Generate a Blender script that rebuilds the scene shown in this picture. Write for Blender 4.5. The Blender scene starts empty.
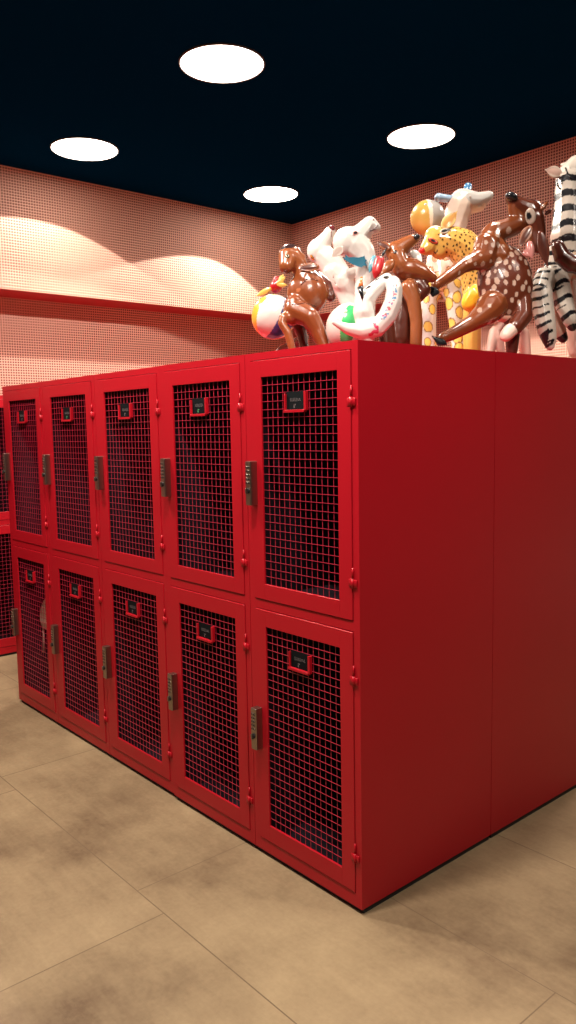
import bpy, bmesh, math, random
import numpy as np
from mathutils import Vector, Matrix
from mathutils.bvhtree import BVHTree

random.seed(7)
S = bpy.context.scene
COL = S.collection
PI = math.pi

# ------------------------------------------------------------------ camera
F_PX, YAW, PIT, ROL = 792.07, -0.85807, -0.10530, -0.01737
CAM = Vector((1.65078, -1.70989, 1.54440))
FW = Vector((math.sin(YAW) * math.cos(PIT), math.cos(YAW) * math.cos(PIT), math.sin(PIT)))
_r0 = Vector((math.cos(YAW), -math.sin(YAW), 0))
_u0 = _r0.cross(FW)
RT = _r0 * math.cos(ROL) + _u0 * math.sin(ROL)
UP = -_r0 * math.sin(ROL) + _u0 * math.cos(ROL)
cd = bpy.data.cameras.new('camera')
cd.sensor_fit = 'VERTICAL'; cd.sensor_height = 36.0
cd.lens = F_PX / 1024 * 36.0
cd.clip_start = 0.05
cam = bpy.data.objects.new('camera', cd)
m = Matrix.Identity(4)
for i in range(3):
    m[i][0] = RT[i]; m[i][1] = UP[i]; m[i][2] = -FW[i]; m[i][3] = CAM[i]
cam.matrix_world = m
COL.objects.link(cam)
S.camera = cam


def at(px, py, D):
    """point of the room at measured picture position and distance D (metres along the view axis)"""
    return CAM + (FW + RT * ((px - 288) / F_PX) + UP * ((512 - py) / F_PX)) * D


def ray(px, py):
    return (FW + RT * ((px - 288) / F_PX) + UP * ((512 - py) / F_PX)).normalized()


# ------------------------------------------------------------------ materials
def lin(r, g, b):
    def f(c):
        c /= 255
        return c / 12.92 if c <= .04045 else ((c + .055) / 1.055) ** 2.4
    return (f(r), f(g), f(b), 1)


def mat(name, col, rough=.5, metal=0., coat=0., bump=None, spec=.5, vary=0., vscale=8):
    M = bpy.data.materials.new(name); M.use_nodes = True
    nt = M.node_tree; b = nt.nodes['Principled BSDF']
    b.inputs['Base Color'].default_value = col
    b.inputs['Roughness'].default_value = rough
    b.inputs['Metallic'].default_value = metal
    b.inputs['Coat Weight'].default_value = coat
    b.inputs['Coat Roughness'].default_value = .08
    b.inputs['Specular IOR Level'].default_value = spec
    tc = nt.nodes.new('ShaderNodeTexCoord')
    if vary:
        n = nt.nodes.new('ShaderNodeTexNoise'); n.inputs['Scale'].default_value = vscale; n.inputs['Detail'].default_value = 4
        nt.links.new(tc.outputs['Object'], n.inputs['Vector'])
        hs = nt.nodes.new('ShaderNodeMix'); hs.data_type = 'RGBA'
        hs.inputs[6].default_value = tuple(c * (1 - vary) for c in col[:3]) + (1,)
        hs.inputs[7].default_value = tuple(min(1, c * (1 + vary)) for c in col[:3]) + (1,)
        nt.links.new(n.outputs['Fac'], hs.inputs[0]); nt.links.new(hs.outputs[2], b.inputs['Base Color'])
    if bump:
        n2 = nt.nodes.new('ShaderNodeTexNoise'); n2.inputs['Scale'].default_value = bump[0]; n2.inputs['Detail'].default_value = 2
        nt.links.new(tc.outputs['Object'], n2.inputs['Vector'])
        bp = nt.nodes.new('ShaderNodeBump'); bp.inputs['Strength'].default_value = bump[1]; bp.inputs['Distance'].default_value = .001
        nt.links.new(n2.outputs['Fac'], bp.inputs['Height']); nt.links.new(bp.outputs['Normal'], b.inputs['Normal'])
    return M


M_RED = mat('red_enamel', (.40, .004, .013, 1), .38, spec=.32, bump=(220, .12), vary=.05, vscale=3)
M_WIRE = mat('red_wire', (.42, .02, .05, 1), .3, coat=.4)
M_NAVY = mat('navy_lining', (.014, .011, .018, 1), .7, spec=.2)
M_PLINTH = mat('black_plinth', (.006, .007, .012, 1), .6)
M_STEEL = mat('brushed_steel', (.32, .265, .22, 1), .34, metal=1, vary=.08, vscale=40)
M_BLACK = mat('black_plastic', (.012, .011, .012, 1), .4)
M_PLATE = mat('dark_card', (.0010, .0035, .005, 1), .7, spec=.15)
M_PRINT = mat('grey_print', (.11, .095, .10, 1), .6)
M_GREENDOT = mat('green_print', (.05, .25, .10, 1), .6)
M_CEIL = mat('midnight_ceiling_paint', (.0006, .017, .052, 1), .95, spec=0.)
M_SOFF = mat('red_soffit_paint', (.46, .03, .036, 1), .7)
M_TRIM = mat('dark_light_rim', (.10, .09, .09, 1), .5)


def mosaic(name, ua, va, pitch=.0195):
    """small pale mosaic with dark red square dots on a regular pitch"""
    M = bpy.data.materials.new(name); M.use_nodes = True
    nt = M.node_tree; b = nt.nodes['Principled BSDF']; N = nt.nodes; L = nt.links
    g = N.new('ShaderNodeNewGeometry'); sp = N.new('ShaderNodeSeparateXYZ'); L.new(g.outputs['Position'], sp.inputs[0])

    def math_(op, a, bb=None):
        n = N.new('ShaderNodeMath'); n.operation = op
        for k, v in enumerate((a, bb)):
            if v is None: continue
            if isinstance(v, (int, float)): n.inputs[k].default_value = v
            else: L.new(v, n.inputs[k])
        return n.outputs[0]

    def cell(sock):
        d = math_('FRACT', math_('DIVIDE', sock, pitch))
        return math_('ABSOLUTE', math_('SUBTRACT', d, .5))
    u = cell(sp.outputs[ua]); v = cell(sp.outputs[va])
    mx = math_('MAXIMUM', u, v)
    dot = math_('LESS_THAN', mx, .29)
    n = N.new('ShaderNodeTexNoise'); n.inputs['Scale'].default_value = 1.4; n.inputs['Detail'].default_value = 5
    L.new(g.outputs['Position'], n.inputs['Vector'])
    base = N.new('ShaderNodeMix'); base.data_type = 'RGBA'
    base.inputs[6].default_value = (.84, .48, .37, 1); base.inputs[7].default_value = (.90, .56, .44, 1)
    L.new(n.outputs['Fac'], base.inputs[0])
    mixn = N.new('ShaderNodeMix'); mixn.data_type = 'RGBA'
    L.new(dot, mixn.inputs[0]); L.new(base.outputs[2], mixn.inputs[6]); mixn.inputs[7].default_value = (.15, .020, .018, 1)
    L.new(mixn.outputs[2], b.inputs['Base Color'])
    b.inputs['Roughness'].default_value = .55
    b.inputs['Specular IOR Level'].default_value = .3
    return M


M_WALL_X = mosaic('mosaic_wall_side', 1, 2)
M_WALL_Y = mosaic('mosaic_wall_back', 0, 2)


def floor_mat():
    M = bpy.data.materials.new('concrete_look_floor_tiles'); M.use_nodes = True
    nt = M.node_tree; b = nt.nodes['Principled BSDF']; N = nt.nodes; L = nt.links
    g = N.new('ShaderNodeNewGeometry')
    mp = N.new('ShaderNodeMapping'); L.new(g.outputs['Position'], mp.inputs[0])
    mp.inputs['Location'].default_value = (.44, .46, 0)
    br = N.new('ShaderNodeTexBrick')
    br.offset = .14; br.inputs['Scale'].default_value = 1; br.inputs['Brick Width'].default_value = 1.2
    br.inputs['Row Height'].default_value = .6; br.inputs['Mortar Size'].default_value = .0022; br.inputs['Mortar Smooth'].default_value = .1
    br.inputs['Color1'].default_value = (.2, .2, .2, 1); br.inputs['Color2'].default_value = (.8, .8, .8, 1); br.inputs['Mortar'].default_value = (.5, .5, .5, 1)
    L.new(mp.outputs[0], br.inputs['Vector'])
    # broad cloudy stains
    n1 = N.new('ShaderNodeTexNoise'); n1.inputs['Scale'].default_value = 1.25; n1.inputs['Detail'].default_value = 9; n1.inputs['Roughness'].default_value = .62
    L.new(g.outputs['Position'], n1.inputs['Vector'])
    # brushed streaks along the tiles
    m2 = N.new('ShaderNodeMapping'); m2.inputs['Scale'].default_value = (2.2, 14, 1); L.new(g.outputs['Position'], m2.inputs[0])
    n2 = N.new('ShaderNodeTexNoise'); n2.inputs['Scale'].default_value = 1.6; n2.inputs['Detail'].default_value = 6; n2.inputs['Roughness'].default_value = .7
    L.new(m2.outputs[0], n2.inputs['Vector'])
    n3 = N.new('ShaderNodeTexNoise'); n3.inputs['Scale'].default_value = 60; n3.inputs['Detail'].default_value = 4
    L.new(g.outputs['Position'], n3.inputs['Vector'])

    def mth(op, a, bb):
        n = N.new('ShaderNodeMath'); n.operation = op
        for k, v in enumerate((a, bb)):
            if isinstance(v, (int, float)): n.inputs[k].default_value = v
            else: L.new(v, n.inputs[k])
        return n.outputs[0]
    f = mth('ADD', mth('MULTIPLY', n1.outputs['Fac'], .78), mth('MULTIPLY', n2.outputs['Fac'], .13))
    f = mth('ADD', f, mth('MULTIPLY', n3.outputs['Fac'], .09))
    f = mth('ADD', f, mth('MULTIPLY', mth('SUBTRACT', br.outputs['Color'], .5), .05))
    cr = N.new('ShaderNodeValToRGB')
    e = cr.color_ramp.elements
    e[0].position = .36; e[0].color = (.135, .086, .047, 1)
    e[1].position = .64; e[1].color = (.355, .262, .150, 1)
    k = cr.color_ramp.elements.new(.5); k.color = (.255, .182, .103, 1)
    L.new(f, cr.inputs[0])
    mx = N.new('ShaderNodeMix'); mx.data_type = 'RGBA'
    L.new(br.outputs['Fac'], mx.inputs[0]); L.new(cr.outputs[0], mx.inputs[6]); mx.inputs[7].default_value = (.15, .10, .057, 1)
    L.new(mx.outputs[2], b.inputs['Base Color'])
    b.inputs['Roughness'].default_value = .62; b.inputs['Specular IOR Level'].default_value = .3
    bp = N.new('ShaderNodeBump'); bp.inputs['Strength'].default_value = .25; bp.inputs['Distance'].default_value = .002
    L.new(mth('SUBTRACT', n3.outputs['Fac'], br.outputs['Fac']), bp.inputs['Height']); L.new(bp.outputs['Normal'], b.inputs['Normal'])
    return M


M_FLOOR = floor_mat()


def emis(name, col, s):
    M = bpy.data.materials.new(name); M.use_nodes = True
    b = M.node_tree.nodes['Principled BSDF']
    b.inputs['Base Color'].default_value = (.8, .8, .8, 1)
    b.inputs['Emission Color'].default_value = col; b.inputs['Emission Strength'].default_value = s
    return M


DISC_STRENGTH = 9.0
SPOT_W = 190.0
M_DISC = emis('opal_diffuser', (1, .88, .75, 1), DISC_STRENGTH)
M_DISC2 = emis('bright_opal_diffuser', (1, .88, .75, 1), DISC_STRENGTH * 2)


def vinyl(name, rough=.27, coat=.35):
    """glossy inflated vinyl; its printed pattern is a mesh colour attribute"""
    M = bpy.data.materials.new(name); M.use_nodes = True
    nt = M.node_tree; b = nt.nodes['Principled BSDF']
    a = nt.nodes.new('ShaderNodeAttribute'); a.attribute_name = 'print'
    nt.links.new(a.outputs['Color'], b.inputs['Base Color'])
    b.inputs['Roughness'].default_value = rough
    b.inputs['Coat Weight'].default_value = coat; b.inputs['Coat Roughness'].default_value = .07
    # soft puckers of inflated plastic
    tc = nt.nodes.new('ShaderNodeTexCoord')
    n = nt.nodes.new('ShaderNodeTexNoise'); n.inputs['Scale'].default_value = 26; n.inputs['Detail'].default_value = 1
    nt.links.new(tc.outputs['Object'], n.inputs['Vector'])
    bp = nt.nodes.new('ShaderNodeBump'); bp.inputs['Strength'].default_value = .25; bp.inputs['Distance'].default_value = .006
    nt.links.new(n.outputs['Fac'], bp.inputs['Height']); nt.links.new(bp.outputs['Normal'], b.inputs['Normal'])
    return M


M_VINYL = vinyl('printed_vinyl')


# ------------------------------------------------------------------ object helpers
def link(name, me, parent=None):
    o = bpy.data.objects.new(name, me); COL.objects.link(o)
    if parent: o.parent = parent
    return o


def obj(name, bm, mats, parent=None, smooth=False, loc=None):
    me = bpy.data.meshes.new(name)
    bmesh.ops.recalc_face_normals(bm, faces=bm.faces)
    bm.to_mesh(me); bm.free()
    for mm in (mats if isinstance(mats, (list, tuple)) else [mats]): me.materials.append(mm)
    if smooth:
        for p in me.polygons: p.use_smooth = True
    o = link(name, me, parent)
    if loc: o.location = loc
    return o


def thing(name, label, cat, loc=(0, 0, 0), rotz=0, group=None):
    o = bpy.data.objects.new(name, None); COL.objects.link(o)
    o.empty_display_size = .05
    o.location = loc; o.rotation_euler = (0, 0, rotz)
    o['label'] = label; o['category'] = cat
    if group: o['group'] = group
    return o


def tag(o, label, cat, group=None):
    o['label'] = label; o['category'] = cat
    if group: o['group'] = group
    return o


def structure(name, bm, mats, label=None):
    o = obj(name, bm, mats); o['kind'] = 'structure'
    if label: o['label'] = label
    return o


def box(bm, x0, x1, y0, y1, z0, z1, mi=0, bev=0., seg=2):
    r = bmesh.ops.create_cube(bm, size=1)
    vs = r['verts']
    for v in vs:
        v.co = Vector(((x0 + x1) / 2 + v.co.x * (x1 - x0), (y0 + y1) / 2 + v.co.y * (y1 - y0), (z0 + z1) / 2 + v.co.z * (z1 - z0)))
    fs = set(f for v in vs for f in v.link_faces)
    for f in fs: f.material_index = mi
    if bev:
        es = set(e for v in vs for e in v.link_edges)
        bmesh.ops.bevel(bm, geom=list(es), offset=bev, segments=seg, affect='EDGES', profile=.5)
    return vs


def cyl(bm, p0, p1, r, seg=12, mi=0, r2=None):
    p0, p1 = Vector(p0), Vector(p1); d = p1 - p0
    q = Vector((0, 0, 1)).rotation_difference(d.normalized()).to_matrix().to_4x4()
    M = Matrix.Translation((p0 + p1) / 2) @ q
    r = bmesh.ops.create_cone(bm, cap_ends=True, segments=seg, radius1=r, radius2=r if r2 is None else r2, depth=d.length, matrix=M)
    for f in set(f for v in r['verts'] for f in v.link_faces): f.material_index = mi
    return r['verts']


def copy_tree(o, parent=None):
    c = o.copy(); COL.objects.link(c)
    if parent: c.parent = parent
    for ch in [x for x in bpy.data.objects if x.parent == o]:
        copy_tree(ch, c)
    return c


# ------------------------------------------------------------------ the room
HC = 3.40                 # ceiling height
XL, XW = -3.96, -4.30     # face of the bulkhead, wall below it
YB, YW = 3.25, 3.59         # face of the bulkhead at the back, wall below it
XR, YF = 4.2, -4.6        # far sides of the room, behind and beside the camera
ZS = 2.555                # underside of the bulkhead

bm = bmesh.new(); box(bm, XW - .1, XR + .1, YF - .1, YW + .1, -.12, 0)
structure('floor', bm, M_FLOOR, 'tan concrete look floor tiles')
bm = bmesh.new(); box(bm, XW - .1, XR + .1, YF - .1, YW + .1, HC, HC + .12)
structure('ceiling', bm, M_CEIL, 'midnight blue painted ceiling')
bm = bmesh.new(); box(bm, XW - .1, XW, YF, YW, 0, HC)
structure('wall_left', bm, M_WALL_X, 'pink mosaic wall under the bulkhead')
bm = bmesh.new(); vs = box(bm, XW, XL, YF, YW, ZS, HC)
for f in bm.faces:
    if f.calc_center_median().z < ZS + .01: f.material_index = 1
structure('trim_1', bm, [M_WALL_X, M_SOFF], 'pink mosaic bulkhead with red underside along the left wall')
bm = bmesh.new(); vs = box(bm, XL, XR, YB, YW, ZS, HC)
for f in bm.faces:
    if f.calc_center_median().z < ZS + .01: f.material_index = 1
structure('trim_2', bm, [M_WALL_Y, M_SOFF], 'pink mosaic bulkhead with red underside along the back wall')
bm = bmesh.new(); box(bm, XW - .1, XR + .1, YW, YW + .1, 0, HC)
structure('wall_back', bm, M_WALL_Y, 'pink mosaic wall behind the inflatable animals')

# ------------------------------------------------------------------ ceiling lights
LIGHTS = [  # x, y, label, in view
    (-1.765, .85, 'round glowing ceiling light, the largest and nearest of the four', True),
    (-3.32, .87, 'round glowing ceiling light at the left, above the wide bulkhead', True),
    (-1.79, 2.45, 'round glowing ceiling light at the right, above the pile of animals', True),
    (-3.35, 2.49, 'round glowing ceiling light nearest the corner, the smallest of the four', True),
]
R_L = .212


def downlight(x, y, label, power=1., tilt=(0, 0), dy=0., half=63., disc=None):
    t = thing('ceiling_light', label, 'light', (x, y, HC), 0, 'round ceiling lights')
    bm = bmesh.new()
    bmesh.ops.create_circle(bm, cap_ends=True, segments=48, radius=R_L, matrix=Matrix.Translation((0, 0, -.006)))
    geo = bmesh.ops.extrude_face_region(bm, geom=bm.faces[:])
    for v in [g for g in geo['geom'] if isinstance(g, bmesh.types.BMVert)]: v.co.z += .0055
    obj('diffuser', bm, disc or M_DISC, t)
    bm = bmesh.new()
    n = 48; pro = [(R_L + .001, -.0005), (R_L + .001, -.008), (R_L + .006, -.009), (R_L + .010, -.0005)]
    rings = [[bm.verts.new((r * math.cos(2 * PI * k / n), r * math.sin(2 * PI * k / n), z)) for k in range(n)] for r, z in pro]
    for a in range(len(pro)):
        A, B = rings[a], rings[(a + 1) % len(pro)]
        for k in range(n): bm.faces.new((A[k], A[(k + 1) % n], B[(k + 1) % n], B[k]))
    obj('rim', bm, M_TRIM, t, True)
    ld = bpy.data.lights.new('downlight_lamp', 'SPOT')
    ld.energy = SPOT_W * power; ld.color = (1, .88, .76); ld.shadow_soft_size = .012
    ld.spot_size = math.radians(half * 2); ld.spot_blend = .035
    lo = bpy.data.objects.new('downlight_lamp', ld); COL.objects.link(lo); lo.parent = t
    lo.location = (0, dy, -.022); lo.rotation_euler = (math.radians(tilt[0]), math.radians(tilt[1]), 0)
    return t


downlight(*LIGHTS[0][:3], power=.9, tilt=(-4, 0), half=73)
downlight(*LIGHTS[1][:3], disc=M_DISC2, power=.40, tilt=(-4, 0), half=64.1)
downlight(*LIGHTS[2][:3], tilt=(-12, 0), half=56)
downlight(*LIGHTS[3][:3], disc=M_DISC2, power=.62, tilt=(-12, 0), half=55.4)
# the same grid of lights carries on over the aisle, above and behind the camera
for (x, y, w) in [(-1.75, -.76, 1.75), (-3.3, -.76, .22), (-.2, -.76, 1.6), (-.2, -2.4, .15), (-1.75, -2.4, .08), (1.35, -.76, 1.35), (1.35, .87, .3), (-.2, .87, .42), (-.2, 2.45, .5)]:
    ld = bpy.data.lights.new('aisle_lamp', 'SPOT')
    ld.energy = SPOT_W * w; ld.color = (1, .88, .76); ld.shadow_soft_size = .10
    ld.spot_size = math.radians(126); ld.spot_blend = .1
    lo = bpy.data.objects.new('aisle_lamp', ld); COL.objects.link(lo); lo.location = (x, y, HC - .03)

# ------------------------------------------------------------------ lockers
LH, LD = 1.80, .692       # height, depth
PL = .018                 # black plinth
DOORS = [(.952, 1.773, 1.008, 1.717, 1.358, 1.657), (.066, .915, .127, .855, .482, .795)]  # z0,z1,mesh z0,z1,lock z, plate-top z


def make_door(parent, w, z0, z1, mz0, mz1, zl, zp, seed):
    """door of a locker that spans x from -w to 0 with its face at y = 0"""
    x0, x1 = -w + .033, -.030
    k = (x1 - x0) / .482
    mx0, mx1 = x0 + .056 * k, x1 - .058 * k
    fy0, fy1 = -.003, .005
    bm = bmesh.new()
    box(bm, x0, mx0, fy0, fy1, z0, z1, 0, .0014, 1)
    box(bm, mx1, x1, fy0, fy1, z0, z1, 0, .0014, 1)
    box(bm, mx0 - .002, mx1 + .002, fy0, fy1, mz1, z1, 0, .0014, 1)
    box(bm, mx0 - .002, mx1 + .002, fy0, fy1, z0, mz0, 0, .0014, 1)
    d = obj('door', bm, M_RED, parent)
    # welded wire grid
    bm = bmesh.new()
    nx, nz = 14, int(round((mz1 - mz0) / .0268)); r = .00078
    for a in range(1, nx):
        x = mx0 + (mx1 - mx0) * (a - .5) / (nx - 1) if False else mx0 + (mx1 - mx0) * a / nx
        box(bm, x - r, x + r, .0052 - r, .0052 + r, mz0 - .004, mz1 + .004)
    for a in range(1, nz):
        z = mz0 + (mz1 - mz0) * a / nz
        box(bm, mx0 - .004, mx1 + .004, .0030 - r, .0030 + r, z - r, z + r)
    obj('wire_mesh', bm, M_WIRE, d)
    # hinges: a barrel of two knuckles and its leaf
    for zh in (z1 - .135, z0 + .135):
        bm = bmesh.new()
        cyl(bm, (x1 + .003, -.005, zh - .034), (x1 + .003, -.005, zh - .003), .0052, 12)
        cyl(bm, (x1 + .003, -.004, zh - .001), (x1 + .003, -.003, zh + .030), .0030, 12)
        box(bm, x1 - .014, x1 + .003, -.0048, -.002, zh - .030, zh - .006, 0, .001, 1)
        box(bm, x1 + .003, x1 + .020, -.0048, -.0005, zh - .030, zh - .006, 0, .001, 1)
        obj('hinge', bm, M_RED, d, True)
    # push-button combination lock
    bm = bmesh.new()
    lx, lw, lh, ld_ = x0 + .012, .030, .152, .030
    box(bm, lx - lw / 2, lx + lw / 2, -.003 - ld_, -.002, zl - lh / 2, zl + lh / 2, 0, .003, 2)
    for a in range(5):
        for s in (-1, 1):
            z = zl + lh / 2 - .021 - a * .0135
            box(bm, lx + s * .0058 - .0042, lx + s * .0058 + .0042, -.003 - ld_ - .0022, -.003 - ld_ + .002, z - .0042, z + .0042, 1, .001, 1)
    kz = zl - .026
    cyl(bm, (lx - .001, -.003 - ld_ + .001, kz), (lx - .001, -.003 - ld_ - .006, kz), .0095, 16, 1)
    box(bm, lx - .0035, lx + .0020, -.003 - ld_ - .011, -.003 - ld_ - .005, kz - .010, kz + .010, 0, .001, 1)
    obj('combination_lock', bm, [M_STEEL, M_BLACK], d)
    # U-shaped red holder with a dark name card
    pc = x0 + .233 * k; pw, ph = .104, .056
    bm = bmesh.new()
    box(bm, pc - pw / 2 - .002, pc - pw / 2 + .003, -.006, .004, zp - ph, zp, 0, .0008, 1)
    box(bm, pc + pw / 2 - .007, pc + pw / 2 + .003, -.009, .004, zp - ph, zp + .004, 0, .0008, 1)
    box(bm, pc - pw / 2 - .002, pc + pw / 2 - .006, -.009, .004, zp - ph - .006, zp - ph + .003, 0, .0008, 1)
    box(bm, pc - pw / 2 + .003, pc + pw / 2 - .008, .0015, .004, zp - ph + .003, zp + .006, 1)
    # two lines of print too small to read
    rnd = random.Random(seed)
    x = pc - .030
    while x < pc + .018:
        wd = rnd.choice((.004, .005, .006)); hh = rnd.choice((.009, .011, .013))
        box(bm, x, x + wd * .45, .0009, .0016, zp - .021 - hh * .5, zp - .021 + hh * .5, 2)
        box(bm, x, x + wd, .0009, .0016, zp - .021 - hh * .5, zp - .021 - hh * .5 + .003, 2)
        x += wd + .0022
    box(bm, pc - .014, pc - .009, .0009, .0016, zp - .048, zp - .036, 3 if seed % 4 == 2 else 2)
    box(bm, pc - .014, pc - .004, .0009, .0016, zp - .039, zp - .035, 3 if seed % 4 == 2 else 2)
    obj('name_card_holder', bm, [M_RED, M_PLATE, M_PRINT, M_GREENDOT], d)
    return d


def make_locker(w, label, loc, rotz=0, group='two-door mesh lockers in the near bank', seed=0, depth=LD):
    """two-tier locker; front plane y = 0 facing -y, right edge x = 0, standing on z = 0"""
    t = thing('locker', label, 'locker', loc, rotz, group)
    g = .0012
    x0, x1 = -w + g, -g
    bm = bmesh.new()
    th = .012
    # sides, back, top, bottom
    box(bm, x0, x0 + th, 0, depth, PL, LH - th, 0)
    box(bm, x1 - th, x1, 0, depth, PL, LH - th, 0)
    box(bm, x0 + th, x1 - th, depth - th, depth - .001, PL, LH - th, 0)
    box(bm, x0, x1, 0, depth, LH - th, LH, 0)
    box(bm, x0 + th, x1 - th, .022, depth - th, PL, PL + th, 0)
    box(bm, x0 + th, x1 - th, .022, depth - th, .927, .940, 0)
    # face frame: stiles and rails
    box(bm, x0 + th, -w + .031, 0, .022, PL, LH - th, 0)
    box(bm, -.028, x1 - th, 0, .022, PL, LH - th, 0)
    for za, zb in ((1.7755, LH - th), (.9175, .9495), (PL, .0635)):
        box(bm, -w + .031, -.028, 0, .022, za, zb, 0)
    obj('cabinet_body', bm, M_RED, t)
    bm = bmesh.new()
    for za, zb in ((.940, LH - th), (PL + th, .927)):
        i0, i1, y0, y1 = x0 + th + .0005, x1 - th - .0005, .024, depth - th - .0005
        za += .0005; zb -= .0005
        v = [bm.verts.new(c) for c in ((i0, y0, za), (i1, y0, za), (i1, y1, za), (i0, y1, za), (i0, y0, zb), (i1, y0, zb), (i1, y1, zb), (i0, y1, zb))]
        for q in ((0, 1, 2, 3), (4, 5, 6, 7), (0, 3, 7, 4), (1, 2, 6, 5), (2, 3, 7, 6)): bm.faces.new([v[a] for a in q])
    obj('inner_lining', bm, M_NAVY, t)
    bm = bmesh.new(); box(bm, x0 + .004, x1 - .004, .012, depth - .006, 0, PL, 0)
    obj('plinth', bm, M_PLINTH, t)
    for k, a in enumerate(DOORS):
        make_door(t, w, *a, seed=seed * 2 + k)
    return t


EDGE = [0, -.543, -1.092, -1.661, -2.217, -2.739]
LAB = ['red two-door mesh locker at the near right corner, beside the large bare side panel',
       'red two-door mesh locker second from the near corner, second from the right',
       'red two-door mesh locker in the middle of the row of five',
       'red two-door mesh locker second from the left in the row of five',
       'red two-door mesh locker at the far left end of the near row']
for i in range(5):
    w = EDGE[i] - EDGE[i + 1]
    dx = 0
    if i == 2: dx = -.006; w -= .006
    make_locker(w, LAB[i], (EDGE[i] + dx, .006 if i >= 2 else 0, 0), 0, seed=i)
# back-to-back unit behind the corner locker: the right half of the bare side
make_locker(.543, 'red locker standing back to back behind the corner locker, its bare side to the right', (-.543, 2 * LD + .003, 0), PI, seed=7)
# lockers along the left wall, facing the aisle
make_locker(.545, 'red mesh locker along the left wall, glimpsed past the left end of the row', (-3.72, .52, 0), PI / 2, 'lockers along the left wall', seed=9, depth=.56)
HIDDEN = 'red mesh locker of the row along the left wall, hidden behind the near lockers'
wall_locker = [o for o in bpy.data.objects if o.parent is None and o.get('group') == 'lockers along the left wall'][0]  # unseen rest of the row copied below, added for red bounce on the wall
for k in (1, 2, 3, 4, 5):
    c_ = copy_tree(wall_locker); c_.location = (-3.72, .52 + .546 * k, 0); c_['label'] = HIDDEN
for k in (1, 2):
    c_ = copy_tree(wall_locker); c_.location = (-3.72, .52 - .546 * k, 0)
    c_['label'] = 'red mesh locker of the left wall row, out of the picture to the left'

# ------------------------------------------------------------------ inflatable animals
TOPZ = LH


def R(px, D):
    return px * D / F_PX


def ground_py(px, D, r):
    """picture row at which a ball of radius r (m) rests on the locker tops at distance D"""
    a, b = at(px, 200, D), at(px, 500, D)
    t = (a.z - (TOPZ + r)) / (a.z - b.z)
    return 200 + 300 * t


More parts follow.
